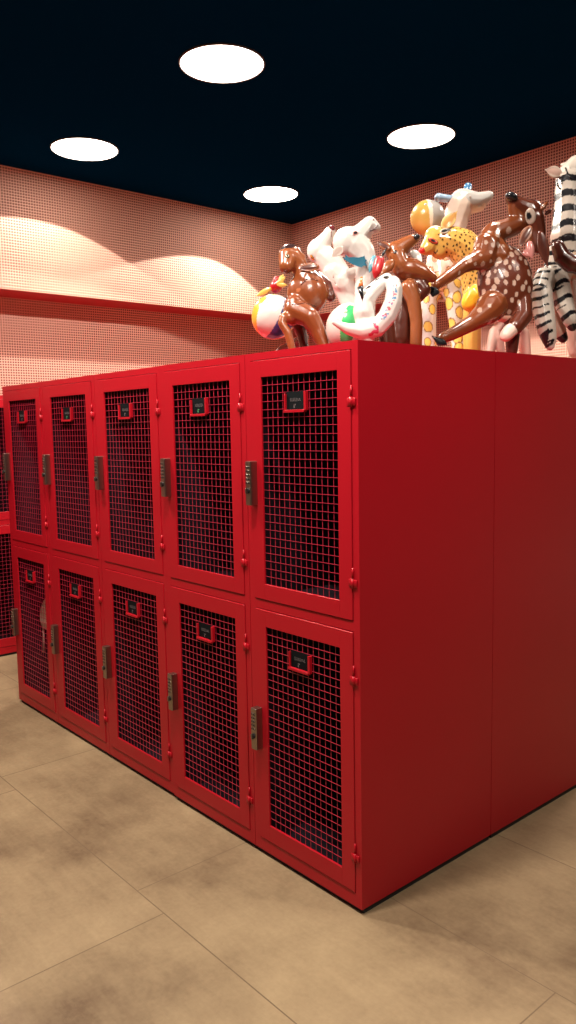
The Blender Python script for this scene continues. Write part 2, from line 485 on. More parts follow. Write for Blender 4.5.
class Body:
    """bones (tapered capsules and ellipsoids) that are fused into ONE continuous surface"""

    def __init__(self, D):
        self.D = D; self.bones = []

    def P(self, p):
        px, py, r = p[0], p[1], p[2]
        dd = p[3] if len(p) > 3 else 0
        D = self.D + dd; rm = R(r, self.D) * 1.12
        if py == 'g': py = ground_py(px, D, rm)
        return at(px, py, D), rm

    def chain(self, pts, col, **kw):
        q = [self.P(p) for p in pts]
        for k in range(len(q) - 1):
            self.bones.append(dict(a=q[k][0], ra=q[k][1], b=q[k + 1][0], rb=q[k + 1][1], col=col, k=k, n=len(q) - 1, **kw))
        return self

    def ball(self, p, col, sx=1., sy=1., sz=1., rot=0., **kw):
        """ellipsoid: sx across the view, sy up, sz in depth; rot turns it in the view plane (degrees)"""
        c, r = self.P(p)
        self.bones.append(dict(a=c, ra=r, b=c, rb=r, ell=(sx, sy, sz, rot), col=col, k=0, n=1, **kw))
        return self

    def raw(self):
        bm = bmesh.new()
        for bn in self.bones:
            if 'ell' in bn:
                sx, sy, sz, rot = bn['ell']
                M = Matrix.Identity(3)
                ca, sa = math.cos(math.radians(rot)), math.sin(math.radians(rot))
                ex = RT * ca + UP * sa; ey = UP * ca - RT * sa
                for i in range(3):
                    M[i][0] = ex[i] * sx * bn['ra']; M[i][1] = ey[i] * sy * bn['ra']; M[i][2] = FW[i] * sz * bn['ra']
                bmesh.ops.create_icosphere(bm, subdivisions=3, radius=1, matrix=Matrix.Translation(bn['a']) @ M.to_4x4())
                bn['inv'] = M.inverted()
            else:
                b2 = bmesh.new()
                for c, r in ((bn['a'], bn['ra']), (bn['b'], bn['rb'])):
                    bmesh.ops.create_icosphere(b2, subdivisions=2, radius=r, matrix=Matrix.Translation(c))
                h = bmesh.ops.convex_hull(b2, input=b2.verts)
                junk = [g for g in h['geom_interior'] + h['geom_unused'] if isinstance(g, bmesh.types.BMVert)]
                bmesh.ops.delete(b2, geom=list(set(junk)), context='VERTS')
                me = bpy.data.meshes.new('tmp'); b2.to_mesh(me); b2.free(); bm.from_mesh(me); bpy.data.meshes.remove(me)
        return bm

    def build(self, name, parent, origin, voxel=.0042, smooth=5, paint=None, spots=None):
        bm = self.raw(); me = bpy.data.meshes.new('tmp'); bm.to_mesh(me); bm.free()
        o = bpy.data.objects.new('tmp', me); COL.objects.link(o)
        rm = o.modifiers.new('r', 'REMESH'); rm.mode = 'VOXEL'; rm.voxel_size = voxel
        sm = o.modifiers.new('s', 'SMOOTH'); sm.factor = .5; sm.iterations = smooth
        dg = bpy.context.evaluated_depsgraph_get(); dg.update()
        m2 = bpy.data.meshes.new_from_object(o.evaluated_get(dg))
        bpy.data.objects.remove(o); bpy.data.meshes.remove(me)
        n = len(m2.vertices)
        co = np.empty(n * 3); m2.vertices.foreach_get('co', co); co = co.reshape(-1, 3)
        best = np.full(n, 1e9); col = np.zeros((n, 4)); col[:, 3] = 1
        idx = np.zeros(n, int); tt = np.zeros(n)
        for i, bn in enumerate(self.bones):
            if 'ell' in bn:
                q = (co - np.array(bn['a'])) @ np.array(bn['inv']).T
                d = (np.linalg.norm(q, axis=1) - 1) * bn['ra'] * min(bn['ell'][:3]); t = np.zeros(n)
            else:
                a, b = np.array(bn['a']), np.array(bn['b']); ab = b - a
                t = np.clip(((co - a) @ ab) / max(ab @ ab, 1e-12), 0, 1)
                d = np.linalg.norm(co - a - t[:, None] * ab, axis=1) - (bn['ra'] + t * (bn['rb'] - bn['ra']))
            s = d < best
            best[s] = d[s]; idx[s] = i; tt[s] = t[s]
        for i, bn in enumerate(self.bones):
            s = idx == i
            col[s, :3] = bn['col'][:3]
            if 'stripes' in bn:
                c2, per, duty, ph, sax, lim = bn['stripes']
                L = (bn['b'] - bn['a']).length
                rel = co[s] - np.array(bn['a'])
                ax = np.array((bn['b'] - bn['a']).normalized()) if L > 1e-6 else np.array(UP)
                if sax is not None: ax = np.array(sax); rel = co[s] - np.array(at(574, 184, self.D))
                else: rel = rel + ax * bn['k'] * .004
                u = rel @ ax + .004 * np.sin(rel @ np.array(RT) * 90) + ph
                k = np.where(s)[0]
                side = rel @ np.array(RT)
                sd_ = np.array(RT) - ax * (np.array(RT) @ ax)
                fade = ((u / per) % 1 < duty * np.clip(1.2 - .5 * (rel @ sd_) / bn['ra'], .55, 1.4)) & (rel @ sd_ < lim * bn['ra'])
                col[k[fade], :3] = c2[:3]
            if 'end' in bn and bn['k'] == bn['n'] - 1:
                c2, t0 = bn['end']
                col[s & (tt > t0), :3] = c2[:3]
        self.co, self.idx, self.tt = co, idx, tt
        if spots:
            for sp in spots: self.spot(col, *sp)
        if paint: paint(self, co, idx, tt, col)
        m2.attributes.new('print', 'FLOAT_COLOR', 'POINT').data.foreach_set('color', col.astype('f4').ravel())
        for p in m2.polygons: p.use_smooth = True
        m2.materials.clear(); m2.materials.append(M_VINYL)
        self.bvh = BVHTree.FromPolygons([Vector(c) for c in co], [tuple(p.vertices) for p in m2.polygons])
        m2.transform(Matrix.Translation(-Vector(origin)))
        m2.name = name
        self.origin = Vector(origin)
        self.obj = link(name, m2, parent)
        return self.obj

    def spot(self, col, bones, c2, count, rad, gap, stretch=1., seed=1, rim=None, keep=None):
        """irregular printed spots scattered over the listed bones"""
        rnd = np.random.RandomState(seed)
        cand = np.where(np.isin(self.idx, bones))[0] if bones is not None else np.arange(len(self.co))
        if keep is not None: cand = cand[keep(self.co[cand])]
        rnd.shuffle(cand); chosen = []
        for c in cand:
            p = self.co[c]
            if all(np.linalg.norm(p - self.co[q]) > gap for q in chosen):
                chosen.append(c)
            if len(chosen) >= count: break
        for c in chosen:
            d = self.co - self.co[c]
            th = rnd.rand() * .8 - .4
            ax = np.array(UP) * math.cos(th) + np.array(RT) * math.sin(th)
            along = d @ ax; perp = np.sqrt(np.maximum((d * d).sum(1) - along ** 2, 0))
            r = rad * (.7 + .6 * rnd.rand())
            q = np.sqrt((along / stretch) ** 2 + perp ** 2)
            if rim is not None: col[q < r * 1.22, :3] = rim[:3]
            col[q < r, :3] = c2[:3]

    def surf(self, px, py):
        h = self.bvh.ray_cast(CAM, ray(px, py))
        if h[0] is None:
            D = self.D; p = at(px, py, D); h = self.bvh.find_nearest(p)
        n = h[1]
        return h[0], n if n.dot(FW) < 0 else -n


def paint_mesh(bm, name, parent, origin, colf):
    me = bpy.data.meshes.new(name)
    bmesh.ops.recalc_face_normals(bm, faces=bm.faces)
    bm.to_mesh(me); bm.free()
    cols = []
    for v in me.vertices: cols += list(colf(v.co))[:3] + [1]
    me.attributes.new('print', 'FLOAT_COLOR', 'POINT').data.foreach_set('color', cols)
    me.transform(Matrix.Translation(-Vector(origin)))
    for p in me.polygons: p.use_smooth = True
    me.materials.append(M_VINYL)
    return link(name, me, parent)


def frame(n, up):
    n = n.normalized(); x = up.cross(n).normalized(); y = n.cross(x)
    return x, y, n


def eye(B, parent, px, py, rx, ry, rot=0, white=None, iris=None, rim=None, label=None, pr=.5, poff=(0, 0)):
    """a printed eye: a shallow button lying on the surface of the head"""
    c, n = B.surf(px, py)
    x, y, n = frame(n, UP)
    ca, sa = math.cos(math.radians(rot)), math.sin(math.radians(rot))
    x, y = x * ca + y * sa, y * ca - x * sa
    a, b = R(rx, B.D), R(ry, B.D)
    bm = bmesh.new()
    bmesh.ops.create_uvsphere(bm, u_segments=24, v_segments=16, radius=1)
    M = Matrix.Identity(4)
    t = min(a, b) * .35
    for i in range(3):
        M[i][0] = x[i] * a; M[i][1] = y[i] * b; M[i][2] = n[i] * t; M[i][3] = c[i]
    bmesh.ops.transform(bm, matrix=M, verts=bm.verts)
    white = white or BLK; iris = iris or BLK; rim = rim or white

    def cf(v):
        d = v - c; u = d.dot(x) / a - poff[0]; w = d.dot(y) / b - poff[1]
        q = math.hypot(u, w)
        if q < pr: return iris
        u += poff[0]; w += poff[1]
        return white if math.hypot(u, w) < .86 else rim
    return paint_mesh(bm, 'eye', parent, B.origin, cf)


def leaf(B, name, parent, p0, p1, wid, thick, col, inner=None, tip=None, bend=0., base=.25):
    """a flat inflated leaf shape (ear, scarf tail) from p0 to p1, (px, py, depth offset) each"""
    a = at(p0[0], p0[1], B.D + (p0[2] if len(p0) > 2 else 0)); b = at(p1[0], p1[1], B.D + (p1[2] if len(p1) > 2 else 0))
    ax = b - a; L = ax.length; ax.normalize()
    nn = -FW - ax * (-FW).dot(ax); nn.normalize(); sd = ax.cross(nn)
    W_, T_ = R(wid, B.D), R(thick, B.D)
    bm = bmesh.new(); rings = []
    NS, NR = 14, 16
    for i in range(NS + 1):
        t = i / NS
        prof = max(.04, (base + (1 - base) * math.sin(PI * min(1, t * 1.0) ** .85)) * (1 - t ** 5))
        c = a + ax * (L * t) + nn * (bend * L * math.sin(PI * t))
        ring = []
        for k in range(NR):
            th = 2 * PI * k / NR
            s, cc = math.sin(th), math.cos(th)
            dent = -.55 * T_ if (inner is not None and s > .5) else 0
            ring.append(bm.verts.new(c + sd * (W_ * prof * cc) + nn * (T_ * max(prof, .2) * s + dent * math.sin(PI * t))))
        rings.append(ring)
    for i in range(NS):
        for k in range(NR): bm.faces.new((rings[i][k], rings[i][(k + 1) % NR], rings[i + 1][(k + 1) % NR], rings[i + 1][k]))
    bm.faces.new(rings[0]); bm.faces.new(rings[-1])

    def cf(v):
        t = (v - a).dot(ax) / L; s = (v - a).dot(sd)
        prof = max(.05, (base + (1 - base) * math.sin(PI * max(0, min(1, t)) ** .85)))
        if tip and t > .8: return tip
        if inner and abs(s) < W_ * prof * .62 and (v - a).dot(nn) > -T_ * .2 and .1 < t < .88: return inner
        return col
    return paint_mesh(bm, name, parent, B.origin, cf)


def bead(B, name, parent, p, r, col, sx=1, sy=1, rot=0, sz=1.):
    D = B.D + (p[2] if len(p) > 2 else 0)
    c = at(p[0], p[1], D); rr = R(r, D)
    ca, sa = math.cos(math.radians(rot)), math.sin(math.radians(rot))
    ex = RT * ca + UP * sa; ey = UP * ca - RT * sa
    M = Matrix.Identity(4)
    for i in range(3):
        M[i][0] = ex[i] * sx * rr; M[i][1] = ey[i] * sy * rr; M[i][2] = FW[i] * rr * sz; M[i][3] = c[i]
    bm = bmesh.new(); bmesh.ops.create_uvsphere(bm, u_segments=20, v_segments=14, radius=1)
    bmesh.ops.transform(bm, matrix=M, verts=bm.verts)
    return paint_mesh(bm, name, parent, B.origin, lambda v: col)


def surf_bead(B, name, parent, px, py, r, col, sx=1, sy=1, rot=0):
    c, n = B.surf(px, py)
    D = (c - CAM).dot(FW)
    return bead(B, name, parent, (px, py, D - B.D), r, col, sx, sy, rot)


def stroke(B, name, parent, pts, r, col):
    """a printed line laid on the surface through the given picture positions"""
    bm = bmesh.new(); prev = None
    rr = R(r, B.D)
    for (px, py) in pts:
        c, n = B.surf(px, py); c = c + n * (rr * .15)
        if prev is not None and (c - prev).length < .05 and (c - prev).length > 1e-5:
            cyl(bm, prev, c, rr, 8)
        prev = c
    return paint_mesh(bm, name, parent, B.origin, lambda v: col)


def animal(name, label, D, px, cat, group=None):
    """Empty on the locker tops under the animal"""
    p = at(px, 345, D)
    return thing(name, label, cat, (p.x, p.y, TOPZ), 0, group or 'inflatable animals piled on the lockers'), Vector((p.x, p.y, TOPZ))


BLK = (.010, .010, .013); WHT = (.64, .61, .58); BRN = (.20, .050, .015); DBR = (.075, .016, .009)
LBR = (.24, .068, .021); YEL = (.66, .38, .085); PINK = (.55, .22, .20); REDC = (.42, .012, .016)
ORG = (.82, .36, .04); BLU = (.02, .06, .25); TEAL = (.016, .12, .19); GRN = (.04, .42, .12)
PBLU = (.40, .58, .80); GREY = (.42, .38, .35); CRM = (.85, .72, .58); MBR = (.105, .022, .010)

# ---- beach ball beside the kangaroo
def beach_ball(name, label, c, r, colf, axis, valve=True):
    o, org = None, Vector(c)
    bm = bmesh.new(); bmesh.ops.create_icosphere(bm, subdivisions=6, radius=r, matrix=Matrix.Translation(c))
    ax = axis.normalized()
    u = ax.orthogonal().normalized(); w = ax.cross(u)
    u2 = -FW - ax * (-FW).dot(ax); u = u2.normalized(); w = ax.cross(u)

    def cf(v):
        d = (v - org).normalized()
        lat = math.acos(max(-1, min(1, d.dot(ax))))
        lon = math.degrees(math.atan2(d.dot(w), d.dot(u)))
        return colf(lon, lat)
    t = thing(name, label, 'beach ball', (org.x, org.y, org.z - r), 0, 'beach balls among the inflatable animals')
    paint_mesh(bm, 'panelled_skin', t, org - Vector((0, 0, r)), cf)
    bm = bmesh.new()
    n = (UP * .45 - FW * .8 - RT * .25).normalized()
    cyl(bm, org + n * (r * .99), org + n * (r * 1.012), r * .075, 16)
    cyl(bm, org + n * (r * 1.0), org + n * (r * 1.03), r * .035, 12)
    paint_mesh(bm, 'valve', t, org - Vector((0, 0, r)), lambda v: (.7, .66, .6))
    return t


def panels6(seq, off=0):
    def f(lon, lat):
        if lat < .16 or lat > PI - .16: return WHT
        return seq[int(((lon + off) % 360) // (360 / len(seq)))]
    return f


D = 3.0; r = R(22, D); c = at(273.5, 317, D); c.z = max(c.z, TOPZ + r)
beach_ball('beach_ball', 'beach ball with orange, white and blue panels beside the brown kangaroo', c, r,
           panels6([WHT, BLU, ORG, WHT, BLU, ORG], 40), UP * .9 + RT * .42 - FW * .1)
BALL_C, BALL_R = c, r

# ---- small red and yellow toy lying on the beach ball
B = Body(3.02); t, o = animal('inflatable_bird', 'small red inflatable bird toy with yellow wings perched on the orange and white ball', 3.0, 276, 'inflatable toy')
B.ball((276, 286.5, 5.4), REDC, 1, 1.1, 1)
B.ball((276.5, 280, 3.4), REDC)
B.build('body', t, o, voxel=.0025, smooth=3)
leaf(B, 'wing', t, (272, 288, -.01), (255, 296.5, .0), 3.0, 1.2, YEL)
leaf(B, 'wing', t, (276, 286, -.02), (286, 276, -.02), 3.0, 1.2, YEL)
leaf(B, 'wing', t, (278, 285, -.022), (288, 285, -.03), 2.4, 1.2, YEL)
leaf(B, 'crest', t, (279, 281, -.01), (284, 274, -.01), 2.2, 1.2, YEL)

# ---- kangaroo
D = 2.83; B = Body(D); t, o = animal('inflatable_kangaroo', 'brown inflatable kangaroo at the left end of the pile, head bent over the beach ball', D, 307, 'inflatable kangaroo')
B.ball((307.5, 293, 18.6), BRN, 1, 1.06, .72)
B.chain([(306, 282, 13, 0), (303, 272, 8.5, .0), (295, 263, 7)], BRN)
B.ball((290, 255.5, 10.2), LBR, 1.05, 1, .9)
B.ball((298, 260, 8), LBR, 1, .9, .8)
B.chain([(288, 257, 9, -.01), (286.5, 266.0, 7.0, -.03)], LBR)
B.chain([(294, 258, 7.4, -.01), (301, 263.5, 5.6, -.01)], LBR)
B.chain([(316, 277, 6, .02), (326, 285, 5.5, .02), (331, 297, 4.5, .01)], DBR)
B.chain([(295, 311, 11, -.03), (309, 317, 9.5, -.05), (317, 330, 7.5, -.05), (325, 'g', 5, -.06)], BRN)
B.chain([(294, 305, 9, -.03), (293, 316, 9, -.03)], BRN)
B.chain([(298, 322, 7, .03), (302, 335, 5, .03), (305, 'g', 4, .02)], DBR)
B.chain([(304, 338, 5, .06), (294, 345, 5, .12), (283, 348.5, 4.2, .16), (274, 'g', 3.2, .17)], DBR)
B.chain([(290, 318, 6, -.04), (283.5, 317, 4, -.055), (281.5, 323, 3.6, -.06), (288, 333, 3.8, -.06), (292.5, 'g', 3.4, -.06)], LBR)
def pk(b, co, idx, tt, col):
    cap = at(287.5, 242.5, D - .015); d = np.linalg.norm(co - np.array(cap), axis=1); col[d < R(9.5, D), :3] = (.03, .012, .012)
    bib = at(297, 289, D - .06); d = np.linalg.norm((co - np.array(bib)), axis=1); col[d < R(4.5, D), :3] = (.38, .12, .05)
B.build('body', t, o, paint=pk)
leaf(B, 'ear', t, (319, 266, -.045), (298, 269, -.05), 4.6, 1.8, LBR, DBR)
eye(B, t, 287.2, 256, 2.6, 2.2, -15, (.25, .16, .08), BLK, BLK)
surf_bead(B, 'nose', t, 285.5, 271, 1.8, DBR, 1.2, .8)
stroke(B, 'mouth', t, [(287.5, 273), (290, 271), (292.5, 267.5)], .5, DBR)
stroke(B, 'seam', t, [(289.5, 304), (294, 304.5), (299, 304), (304, 303.2), (309, 304), (315, 306), (321, 309)], .45, DBR)
stroke(B, 'seam', t, [(301, 285), (306, 279.5), (313, 279), (318, 281)], .45, DBR)

# ---- white bear, nose up
D = 3.10; B = Body(D); t, o = animal('inflatable_bear', 'white inflatable bear with its dark red nose in the air, next to the kangaroo', D, 338, 'inflatable bear')
B.ball((318.5, 251, 10.5), WHT, 1, 1.05, .9)
B.chain([(320, 248, 9), (326, 239, 6.5, -.01), (330.5, 231.5, 4.8, -.015)], WHT)
B.chain([(322, 255, 10), (330, 262, 11.5), (338, 275, 11.5), (345, 291, 9), (352, 310, 8), (352, 'g', 8)], WHT)
B.chain([(334, 272, 10.5, -.01), (343, 283, 10, -.015), (350, 294, 8, 0)], WHT)
B.chain([(341, 280, 7, -.03), (349, 275, 6, -.03), (356, 271, 4, -.03)], WHT)
B.build('body', t, o)
leaf(B, 'ear', t, (318, 244, -.03), (313.5, 239, -.03), 3, 1.6, (.70, .66, .63), GREY)
surf_bead(B, 'nose', t, 332, 227.5, 3.0, (.16, .015, .02), 1.15, .8, -40)
eye(B, t, 312.3, 257.5, 1.7, 3.2, 10, ORG, BLK, DBR, pr=.45)
stroke(B, 'mouth', t, [(331.5, 230), (331, 233.5), (331.3, 237)], .45, (.35, .14, .13))
stroke(B, 'seam', t, [(334, 272), (333, 278), (335.5, 284), (339, 288)], .4, (.6, .5, .45))

# ---- white horse head, muzzle up right, teal scarf and red collar
D = 2.95; B = Body(D); t, o = animal('inflatable_horse', 'white inflatable horse raising its muzzle, with a teal leaf and red collar at the neck', D, 362, 'inflatable horse')
B.ball((349, 242, 14), WHT, 1.05, .98, .85)
B.chain([(353, 243, 12.5), (362, 233.5, 9.5), (369.5, 223.5, 6.6), (375.5, 228, 5.0)], WHT)
B.chain([(356, 246, 13), (363, 254, 11.5), (367, 268, 10), (365, 300, 10, .02), (362, 'g', 11, .02)], WHT)
B.build('body', t, o)
leaf(B, 'ear', t, (342.5, 246.5, -.05), (331.5, 257.5, -.065), 4.8, 1.6, (.50, .44, .40), (.42, .32, .28))
eye(B, t, 355, 233.3, 3.6, 2.6, 20, (.50, .22, .20), BLK, (.8, .74, .7), pr=.55, poff=(.15, 0))
stroke(B, 'mouth', t, [(369.5, 231), (372.5, 230.2), (375.5, 228), (378, 225)], .5, (.10, .06, .07))
surf_bead(B, 'nostril', t, 373.5, 219.8, .9, (.45, .3, .28))
# the teal leaf: a flat spiky scarf end
pts = [(342.5, 257.5), (345.5, 257.5), (345, 254.5), (349, 257.2), (354, 257), (359, 257.5), (363.5, 256.2), (364.5, 255.5), (365, 259), (367, 260.5), (365.3, 262), (367.3, 266), (364, 265.5), (361.5, 267.5), (357, 266.2), (352, 264), (346.5, 261)]
bm = bmesh.new()
fr = [bm.verts.new(at(a, b, D - .058 + .0006 * (a - 355))) for a, b in pts]; bk = [bm.verts.new(at(a, b, D - .050 + .0006 * (a - 355))) for a, b in pts]
bm.faces.new(fr); bm.faces.new(bk[::-1])
for k in range(len(pts)): bm.faces.new((fr[k], fr[(k + 1) % len(pts)], bk[(k + 1) % len(pts)], bk[k]))
bmesh.ops.triangulate(bm, faces=bm.faces)
sc_ = paint_mesh(bm, 'scarf', t, o, lambda v: TEAL)
for p in sc_.data.polygons: p.use_smooth = False
B2 = Body(D); B2.origin = o
leaf(B2, 'collar', t, (375, 256, -.05), (369, 273, -.055), 3.2, 1.6, (.10, .30, .40), base=.7)
leaf(B2, 'collar_flap', t, (380.5, 257, -.07), (374.5, 279, -.075), 5.2, 1.8, REDC, base=.75)

# ---- white beach ball with a green panel
D = 2.73; r = R(24.6, D); c = at(350.3, 314.6, D)
beach_ball('beach_ball', 'white beach ball with one green panel, in front of the white bear', Vector((c.x, c.y, TOPZ + r)), r,
           lambda lon, lat: GRN if (-25 < lon < 9 and .62 < lat < 2.3) else (.56, .52, .48), UP * .97 + RT * .18 - FW * .12)

# ---- goose with an orange beak and a printed wing
D = 2.585; B = Body(D); t, o = animal('inflatable_goose', 'white inflatable goose with a small orange beak and curved wing with printed writing', D, 372, 'inflatable goose')
B.chain([(364, 313, 10), (363.5, 302, 8.6), (372, 292.5, 7.2), (380, 285, 6.4), (387, 278.5, 5.2)], WHT)
B.chain([(393, 283, 6.6, -.015), (394.5, 290, 7.6, -.02), (393, 303, 8.2, -.02), (387, 317, 8.4, -.02), (377, 328, 8.4, -.02), (362, 331.5, 7.5, -.02), (348, 329, 5.2, -.02), (334, 322.5, 2.2, -.02)], WHT)
B.chain([(364, 313, 10, .01), (366, 326, 9, .0), (366, 'g', 8, .0)], WHT)
def pg(b, co, idx, tt, col):
    rr_ = np.random.RandomState(3)
    cc = [(.10, .25, .45), (.55, .08, .12), (.10, .25, .45), (.45, .10, .25), (.30, .12, .10)]
    for k in range(46):
        u = rr_.rand(); x = 396 - 14 * u ** 1.6 + rr_.uniform(-2.2, 2.2); y = 284 + 36 * u
        p = np.array(at(x, y, D - .047)); d = co - p
        s = (np.abs(d @ np.array(RT)) < R(.55 + .7 * rr_.rand(), D)) & (np.abs(d @ np.array(UP)) < R(.4 + .9 * rr_.rand(), D)) & (np.abs(d @ np.array(FW)) < .03)
        col[s, :3] = cc[k % 5]
    for k in range(60):
        a = k / 59 * 2.4
        x = 371 + 9 * math.sin(a) * (1.1 - .15 * a) - 1; y = 333 - 5.5 * (a / 2.4) ** 1.5 * 1.6 + 1.2 * math.cos(a * 6)
        p = np.array(at(x, y, D - .05)); d = co - p
        s = (np.abs(d @ np.array(RT)) < R(1.1, D)) & (np.abs(d @ np.array(UP)) < R(1.1, D)) & (np.abs(d @ np.array(FW)) < .035)
        col[s, :3] = (.55, .05, .12)
B.build('body', t, o, voxel=.0026, smooth=6, paint=pg)
bm = bmesh.new()
p0, p1, p2 = at(361.6, 277.5, D - .02), at(360.6, 288.5, D - .03), at(362.5, 299, D - .034)
cyl(bm, p0, p1, R(1.0, D), 14, 0, R(2.7, D)); bmesh.ops.create_uvsphere(bm, u_segments=14, v_segments=10, radius=R(1.25, D), matrix=Matrix.Translation(p0))
paint_mesh(bm, 'beak', t, o, lambda v: (.66, .15, .035))
bm = bmesh.new(); cyl(bm, p1 + (p2 - p1) * -.12, p2, R(3.3, D), 14, 0, R(1.0, D))
paint_mesh(bm, 'beak_base', t, o, lambda v: BLK)
eye(B, t, 367.8, 287.3, 3.4, 2.1, 25, BLK, BLK)
eye(B, t, 377, 279.5, 2.6, 1.2, 35, BLK, BLK)
surf_bead(B, 'strap_mark', t, 386, 277.3, 2.2, (.05, .05, .05), 1.3, .7)

# ---- brown reindeer
D = 2.76; B = Body(D); t, o = animal('inflatable_reindeer', 'brown inflatable reindeer with a black nose and white throat, behind the goose wing', D, 408, 'inflatable reindeer')
B.ball((396.5, 251.5, 10), LBR, 1.05, .95, .9)
B.chain([(397, 252, 9.5), (404, 245.5, 7.4, -.005), (411, 240.5, 5.4, -.01), (415, 238.6, 4.2, -.01)], LBR)
B.chain([(397, 256, 8.5, -.01), (400.5, 264.5, 8.4, -.01), (402, 271, 8)], LBR)
B.chain([(402, 268, 10), (411, 269.5, 10.5), (421, 273, 8.5), (433, 278, 4.0)], BRN)
B.chain([(409, 273, 9, .03), (404, 295, 12, .05), (400, 322, 13, .05), (399, 'g', 13, .05)], DBR)
B.chain([(408.5, 288, 8, -.02), (413.5, 300, 6.6, -.025), (416.5, 322, 5.8, -.025), (416, 'g', 5.6, -.025)], LBR)
B.chain([(418, 282, 6, .0), (424, 290, 6.5, .0), (419, 297, 5, .0)], DBR)
B.chain([(386, 322, 7, .02), (388, 'g', 8, .02)], DBR)
B.build('body', t, o)
leaf(B, 'ear', t, (390, 249, -.03), (376.5, 241.5, -.02), 4.2, 1.8, LBR, DBR)
leaf(B, 'ear', t, (394, 260, -.045), (381, 275, -.06), 5.0, 2.6, LBR)
surf_bead(B, 'nose', t, 416.5, 237, 3.4, BLK, 1, .9)
eye(B, t, 395.3, 252, 2.0, 1.6, 30, BLK, BLK)
leaf(B, 'throat_patch', t, (412, 251, .02), (422, 262, -.0), 4.6, 3, WHT, base=.5)
leaf(B, 'halter', t, (386.5, 248, -.045), (381, 258, -.045), 1.3, 1, BLK)

# ---- yellow and grey ball behind
D = 3.25; r = R(17.2, D); c = at(427.6, 218, D)
beach_ball('beach_ball', 'beach ball with a yellow and a grey half, wedged high behind the leopard head', c, r,
           lambda lon, lat: YEL if lon < -5 or lon > 160 else (CRM if lon < 8 else GREY), UP * .97 - RT * .1 + FW * .1)

# ---- pale giraffe with yellow patches and pale blue horns
D = 3.36; B = Body(D); t, o = animal('inflatable_giraffe', 'pale inflatable giraffe with yellow patches on its legs and pale blue horns', D, 445, 'inflatable giraffe')
GB = (.84, .66, .55)
B.ball((463, 201, 11.5), WHT, 1.05, .95, .85)
B.chain([(465, 202, 11), (476, 202, 8.5), (485.5, 198, 5.8), (489, 195.5, 4.2)], WHT)
B.chain([(466, 206, 9), (479, 204.5, 6.4)], CRM)
B.chain([(460, 207, 12), (455, 220, 12), (448, 240, 13), (441, 265, 14), (443, 284, 16)], GB)
B.chain([(443, 284, 16), (462, 284, 15)], GB)
B.chain([(431, 290, 9, -.03), (427.5, 304, 8.4, -.03), (428, 324, 7.6, -.03), (429, 'g', 6.8, -.03)], WHT)
B.chain([(452, 287, 9, -.04), (453.5, 300, 8, -.05), (456, 323, 6.6, -.05), (459, 'g', 6.4, -.05)], WHT)
B.chain([(472, 290, 8, .02), (474, 320, 7, .02), (475, 'g', 6.4, .02)], GB)
B.build('body', t, o, voxel=.0042, spots=[(list(range(8, 10)) + [7], (.72, .40, .20), 40, R(3.4, D), R(10, D), 1.2, 5, (.25, .09, .03)),
                                         (list(range(10, 16)), (.82, .55, .12), 60, R(3.8, D), R(10.5, D), 1.25, 11, (.25, .14, .04))])
B.chain([(438, 197.5, 3)], WHT)
for p0, p1, cc in (((452, 199, -.01), (438.5, 197.8, -.01), PBLU), ((466, 194, .03), (468, 187, .04), (.06, .20, .40))):
    bm = bmesh.new(); a, b = at(p0[0], p0[1], D + p0[2]), at(p1[0], p1[1], D + p1[2])
    cyl(bm, a, b, R(3.6, D), 16, 0, R(4.2, D)); bmesh.ops.create_uvsphere(bm, u_segments=16, v_segments=10, radius=R(4.3, D), matrix=Matrix.Translation(b))
    paint_mesh(bm, 'horn', t, o, lambda v, cc=cc: cc)
eye(B, t, 470.5, 197, 1.2, 1.6, 0, (.55, .45, .4), (.4, .3, .25))

# ---- yellow leopard
D = 3.15; B = Body(D); t, o = animal('inflatable_leopard', 'yellow inflatable leopard with black flecks and a round red nose', D, 462, 'inflatable leopard')
B.ball((435.5, 237, 10), YEL, 1, 1, .85)
B.chain([(434, 240, 9), (429, 247, 7.6, -.01), (425, 250, 5, -.015)], YEL)
B.chain([(437, 246, 8.5), (440, 251, 8)], YEL)
B.chain([(442, 240, 10), (452, 242, 14), (463, 247, 15.5), (474, 258, 17), (480, 275, 18), (478, 298, 14)], YEL)
B.chain([(478, 296, 13, -.02), (470, 303, 8, -.02)], (.80, .48, .03))
B.chain([(476, 300, 11, .06), (472, 320, 9, .07), (472, 'g', 8, .07)], YEL)
def plp(b, co, idx, tt, col):
    d = np.linalg.norm(co - np.array(at(434, 226, D)), axis=1); col[d < R(8, D), :3] = CRM
B.build('body', t, o, voxel=.0036, paint=plp, spots=[([4, 5, 6, 7, 8], (.05, .02, .008), 460, R(.78, D), R(2.9, D), 1.6, 4, None)])
leaf(B, 'ear', t, (442, 229, -.05), (457.5, 211, -.03), 6.2, 2.6, (.66, .42, .15), (.50, .24, .06))
leaf(B, 'ear', t, (440, 232, -.055), (451.5, 229, -.05), 2.6, 1.5, CRM, BLK)
surf_bead(B, 'nose', t, 421.8, 250.5, 3.2, (.72, .03, .025))
eye(B, t, 433, 241, 5.6, 2.7, -22, (.50, .05, .02), BLK, (.03, .01, .01), pr=.45)
stroke(B, 'mouth', t, [(433.5, 251.5), (435.5, 253.3), (437, 251.5), (437.3, 249.5)], .5, DBR)

